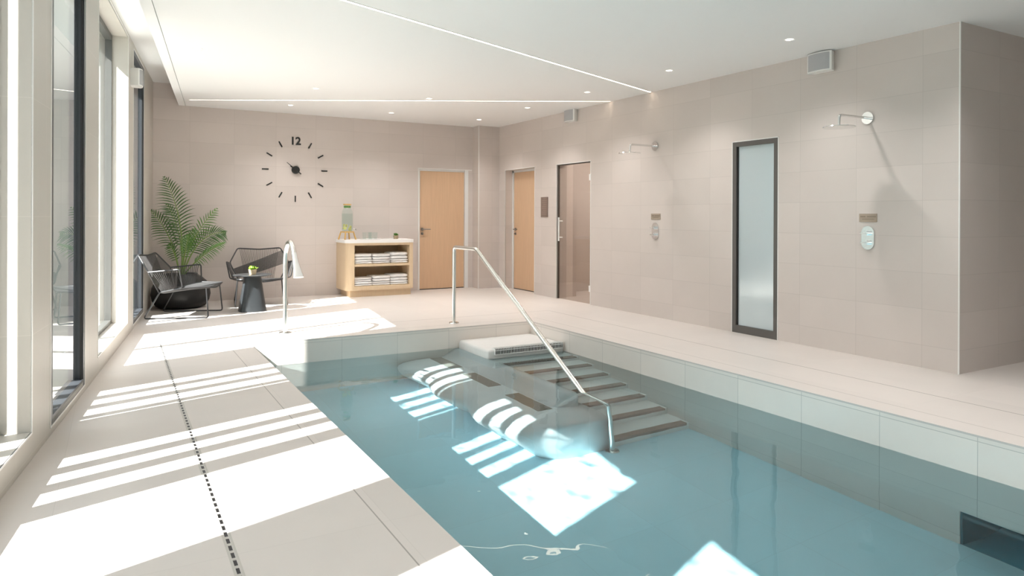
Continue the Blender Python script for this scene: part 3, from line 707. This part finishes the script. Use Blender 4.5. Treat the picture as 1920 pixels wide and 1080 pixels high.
# ------------------------------------------------------------------ potted palm
t = thing('potted_palm', 'tall green palm in a wide black bowl planter in the left corner', 'plant', (.765, 10.40, 0))
prof = [(0, 0), (.25, 0), (.31, .03), (.352, .10), (.368, .18), (.358, .27), (.32, .35), (.255, .41), (.21, .44), (.205, .455), (.18, .455), (.18, .42), (0, .42)]
obj('planter_bowl', lathe(B(), prof, 64), POTB, t, smooth=True)
obj('soil', lathe(B(), [(0, .425), (.18, .425)], 32), SOIL, t)
def frond(base, tip, sag, nl, ll, mat, seed, side_tilt=.3, start=.28, w0=.0085):
    r = random.Random(seed); base, tip = Vector(base), Vector(tip); ctrl = base.lerp(tip, .45)+Vector(sag)
    def pt(u): return base*(1-u)**2+ctrl*2*u*(1-u)+tip*u*u
    def tg(u): return ((ctrl-base)*2*(1-u)+(tip-ctrl)*2*u).normalized()
    st = obj('stem', tb([pt(k/16) for k in range(17)], [.011*(1-.8*k/16) for k in range(17)], 6), STEM, t, smooth=True)
    bm = B()
    nl = int(nl*.72)
    for k in range(nl):
        u = start+(1-start)*k/(nl-1); p = pt(u); T_ = tg(u)
        bnx = Vector((.18, -.98, .15)).normalized() if side_tilt is None else Vector(side_tilt).normalized()
        sd_ = T_.cross(bnx).normalized()
        env = math.sin(PI*min(1, (u-start)/(1-start)*.82+.16))**.7
        for s in (1, -1):
            L_ = ll*env*r.uniform(.88, 1.08)*(1 if u < .97 else .8)
            fw = .55+.9*((u-start)/(1-start))**2
            d_ = (sd_*s+T_*fw+bnx*r.uniform(-.12, .18)).normalized()
            n_ = d_.cross(sd_*s if abs(d_.dot(sd_)) < .95 else bnx).normalized() if False else bnx
            wv = d_.cross(n_).normalized()*w0*r.uniform(.8, 1.1); fold = n_*w0*.5
            pts = []
            for q in range(6):
                v_ = q/5; pos = p+d_*L_*v_+Vector((0, 0, -1))*L_*.32*v_*v_
                pos.x = max(pos.x, wallx(pos.y+10.40)-.765+.022); pos.y = min(pos.y, .53)
                ww = (0.35, .9, 1, .8, .45, .03)[q]; pts.append((pos-wv*ww, pos+fold*ww, pos+wv*ww))
            vv = [[bm.verts.new(x) for x in tr] for tr in pts]
            for a, b_ in zip(vv, vv[1:]): bm.faces.new((a[0], a[1], b_[1], b_[0])); bm.faces.new((a[1], a[2], b_[2], b_[1]))
    obj('frond_leaflets', bm, mat, t)
z0 = .43
def PX(x, z, dy=0): return (x-.765, dy, z)
frond((0, 0, z0), PX(.56, 1.74, -.05), (.16, 0, .16), 34, .30, GRN, 1, (.25, -.95, .2), .33)
frond((-.02, 0, z0), PX(.40, 1.30, .10), (.10, 0, .16), 26, .24, GRN, 2, (.1, -.9, .45), .36)
frond((.01, .02, z0), PX(.60, 1.38, .12), (.12, 0, .12), 24, .24, GRN, 9, (.3, -.8, .5), .40)
frond((.02, 0, z0), PX(1.20, 1.33, -.05), (-.13, 0, .10), 24, .20, GRN2, 3, (-.6, -.7, .3), .38, .008)
frond((.02, 0, z0), PX(1.30, 1.00, -.10), (-.06, -.03, .36), 30, .25, GRN, 4, (-.15, -.9, .5), .30)
frond((.03, -.02, z0), PX(1.27, .87, -.30), (-.02, 0, .10), 26, .19, GRN2, 5, (-.1, -.6, .8), .32, .008)
frond((0, .03, z0), PX(.95, 1.05, .2), (-.05, 0, .10), 20, .17, GRN2, 6, (-.5, -.8, .3), .42)
frond((.0, -.04, z0), PX(.84, .98, -.25), (.0, -.03, .10), 18, .15, GRN2, 7, (0, -.9, .4), .40)
frond((-.02, -.03, z0), PX(.60, .86, -.22), (.02, 0, .12), 14, .13, GRN, 8, (.2, -.9, .4), .40)

# ------------------------------------------------------------------ towel cabinet
CX0, CX1, CY0, CY1 = 3.03, 4.10, 10.42, YB-.002
t = thing('towel_cabinet', 'light oak open cabinet with white top and two towel shelves', 'cabinet', (CX0, CY0, 0))
W_, D_ = CX1-CX0, CY1-CY0
def rpoly(x0, x1, y0, y1, r, both=True):
    p = [(x0+r*(1-math.cos(a)), y0+r*(1-math.sin(a))) for a in np.linspace(0, PI/2, 8)]
    p += [(x1-r*.35*(1-math.sin(a)), y0+r*.35*(1-math.cos(a))) for a in np.linspace(0, PI/2, 5)]
    return p+[(x1, y1), (x0, y1)]
obj('worktop', prism(B(), rpoly(-.012, W_+.012, -.015, D_, .10), .825, .875), WTOP, t, smooth=True)
p = [(.10*(1-math.cos(a)), .10*(1-math.sin(a))) for a in np.linspace(0, PI/2, 9)]
obj('side_panel', prism(B(), p+[(.125, 0), (.125, D_), (0, D_)], .10, .825), OAKC, t, smooth=True)
obj('side_panel', bx(W_-.06, W_, 0, D_, .10, .825, bev=.004), OAKC, t)
obj('back_panel', bx(.125, W_-.06, D_-.02, D_, .10, .825), OAKC, t)
obj('top_rail', bx(.125, W_-.06, .0, D_-.02, .788, .825), OAKC, t)
obj('shelf', bx(.125, W_-.06, .005, D_-.02, .465, .503), OAKC, t)
obj('bottom_board', bx(.125, W_-.06, .0, D_-.02, .10, .165), OAKC, t)
obj('plinth', bx(.07, W_-.02, .05, D_, 0, .10), OAKC, t)
def towel_mesh(w_, d_, h_, layers):
    bm = B(); lh = h_/layers
    for k in range(layers):
        z0_ = k*lh; rings = []
        for i in range(9):
            x = -w_/2+w_*i/8; e = .007*math.sin(i*1.7+k*2.1); s_ = .90 if i in (0, 8) else 1
            ring = []
            for a, b_ in superring(0, 0, 1, 1, 4.5, 24):
                sag = .004*math.sin(3*a+i+k)
                ring.append((x, a*d_/2*s_+e, z0_+lh/2+b_*lh/2*.985*s_+sag*.3))
            rings.append(ring)
        loft(bm, rings)
    return bm
tw = 0; bay0, bay1 = CX0+.128, CX1-.062; bwid = (bay1-bay0)/3
lt = obj('folded_towel', towel_mesh(.278, .36, .062, 2), TOWEL, None, smooth='full'); ut = obj('folded_towel', towel_mesh(.272, .35, .10, 2), TOWEL, None, smooth='full')
first = {0: True, 1: True}
for sh, z in (('upper', .503), ('lower', .165)):
    for c_ in range(3):
        for lv in (0, 1):
            src = lt if lv == 0 else ut
            if first[lv]: o = src; first[lv] = False
            else: o = src.copy(); C.objects.link(o)
            o.location = (bay0+bwid*(c_+.5), CY0+.20+.006*((c_*2+lv) % 3), z+(.062 if lv else 0))
            o.rotation_euler = (0, 0, (0.02, -.015, .01)[(c_+lv) % 3])
            if lv: o.scale = (1, 1, (.94, .88, 1.08)[c_] if sh == 'upper' else (.66, .84, 1.02)[c_])
            col_ = ('left', 'middle', 'right')[c_]
            tag(o, 'white folded towel, %s of the pair in the %s stack on the %s shelf' % ('upper one' if lv else 'lower one', col_, sh), 'towel', 'folded white towels in the oak cabinet')

# water dispenser on its stand
t = thing('bamboo_stand', 'four-legged wooden stand under the glass water jar on the cabinet', 'stand', (3.11, 10.66, .875))
for k in range(4):
    a = PI/4+k*PI/2+.25; obj('leg', tb([(.135*math.cos(a), .135*math.sin(a), 0), (.095*math.cos(a), .095*math.sin(a), .125)], [.013, .010], 8), STAND, t, smooth=True)
obj('ring', lathe(B(), [(.085, .108), (.105, .108), (.105, .125), (.085, .125), (.085, .108)], 32), STAND, t, smooth=True)
obj('cross_bars', box(box(B(), -.09, .09, -.01, .01, .108, .122), -.01, .01, -.09, .09, .108, .1215), STAND, t)
t = thing('water_dispenser', 'tall glass water jar with lemon slices and tap on a wooden stand', 'water dispenser', (3.11, 10.66, 1.0))
obj('jar', lathe(B(), [(0, .001), (.078, .001), (.085, .02), (.085, .28), (.078, .32), (.058, .35), (.058, .405), (.055, .405), (.055, .35), (.075, .318), (.082, .28), (.082, .022), (.076, .006), (0, .006)], 40), CGL, t, smooth=True)
obj('water', lathe(B(), [(0, .008), (.075, .008), (.081, .024), (.081, .275), (.0, .277)], 36), WATR, t, smooth=True)
obj('leaf_garnish', lathe(B(), [(0, .365), (.05, .365), (.054, .38), (.05, .395), (0, .395)], 24), SUCC2, t, smooth=True)
obj('wooden_lid', lathe(B(), [(0, .405), (.06, .405), (.062, .412), (.06, .424), (0, .426)], 32), STAND, t, smooth=True)
bm = B(); r = random.Random(2)
for k in range(9):
    a = r.uniform(0, 2*PI); p = Vector((.05*math.cos(a), .05*math.sin(a), .03+.008*k)); dd2 = Vector((r.uniform(-1, 1), r.uniform(-1, 1), r.uniform(-.3, .6))).normalized()
    tube(bm, [p-dd2*.003, p+dd2*.003], .024, 12)
obj('lemon_slices', bm, LEMON, t)
obj('tap', tb(smooth_path([(.083, -.03, .045), (.12, -.04, .045), (.125, -.042, .02)], .01), .008, 8), CHR, t, smooth=True)
# glasses
gl0 = None
tray = obj('tray', lathe(B(), [(0, 0), (.155, 0), (.160, .008), (.157, .008), (.153, .003), (0, .003)], 48), WTOP, None, smooth=True); tray.location = (3.47, 10.64, .875)
tag(tray, 'round white tray under the drinking glasses on the cabinet', 'tray')
for i, (x, y) in enumerate(((3.385, 10.66), (3.46, 10.58), (3.545, 10.62), (3.48, 10.71))):
    if gl0 is None: gl0 = o = obj('drinking_glass', lathe(B(), [(.031, .001), (.036, .105), (.0345, .105), (.030, .006), (0, .006), (0, .001), (.031, .001)], 28), CGL, None, smooth=True)
    else: o = gl0.copy(); C.objects.link(o)
    o.location = (x, y, .879); tag(o, ('clear tumbler at the jar side of the white tray', 'clear tumbler at the front of the white tray', 'clear tumbler at the plant side of the white tray', 'clear tumbler at the back of the white tray by the wall')[i], 'glass', 'drinking glasses on the tray')

# caustic receivers: what the sun reaches through the water
for o in list(C.objects):
    n = o.name.split('.')[0]
    if n.startswith('pool_wall') or n in ('pool_floor', 'tread', 'grip_strip', 'bench_body', 'backrest_wall', 'air_grille', 'landing_base', 'rail', 'landing_slab'): o.cycles.is_caustics_receiver = True
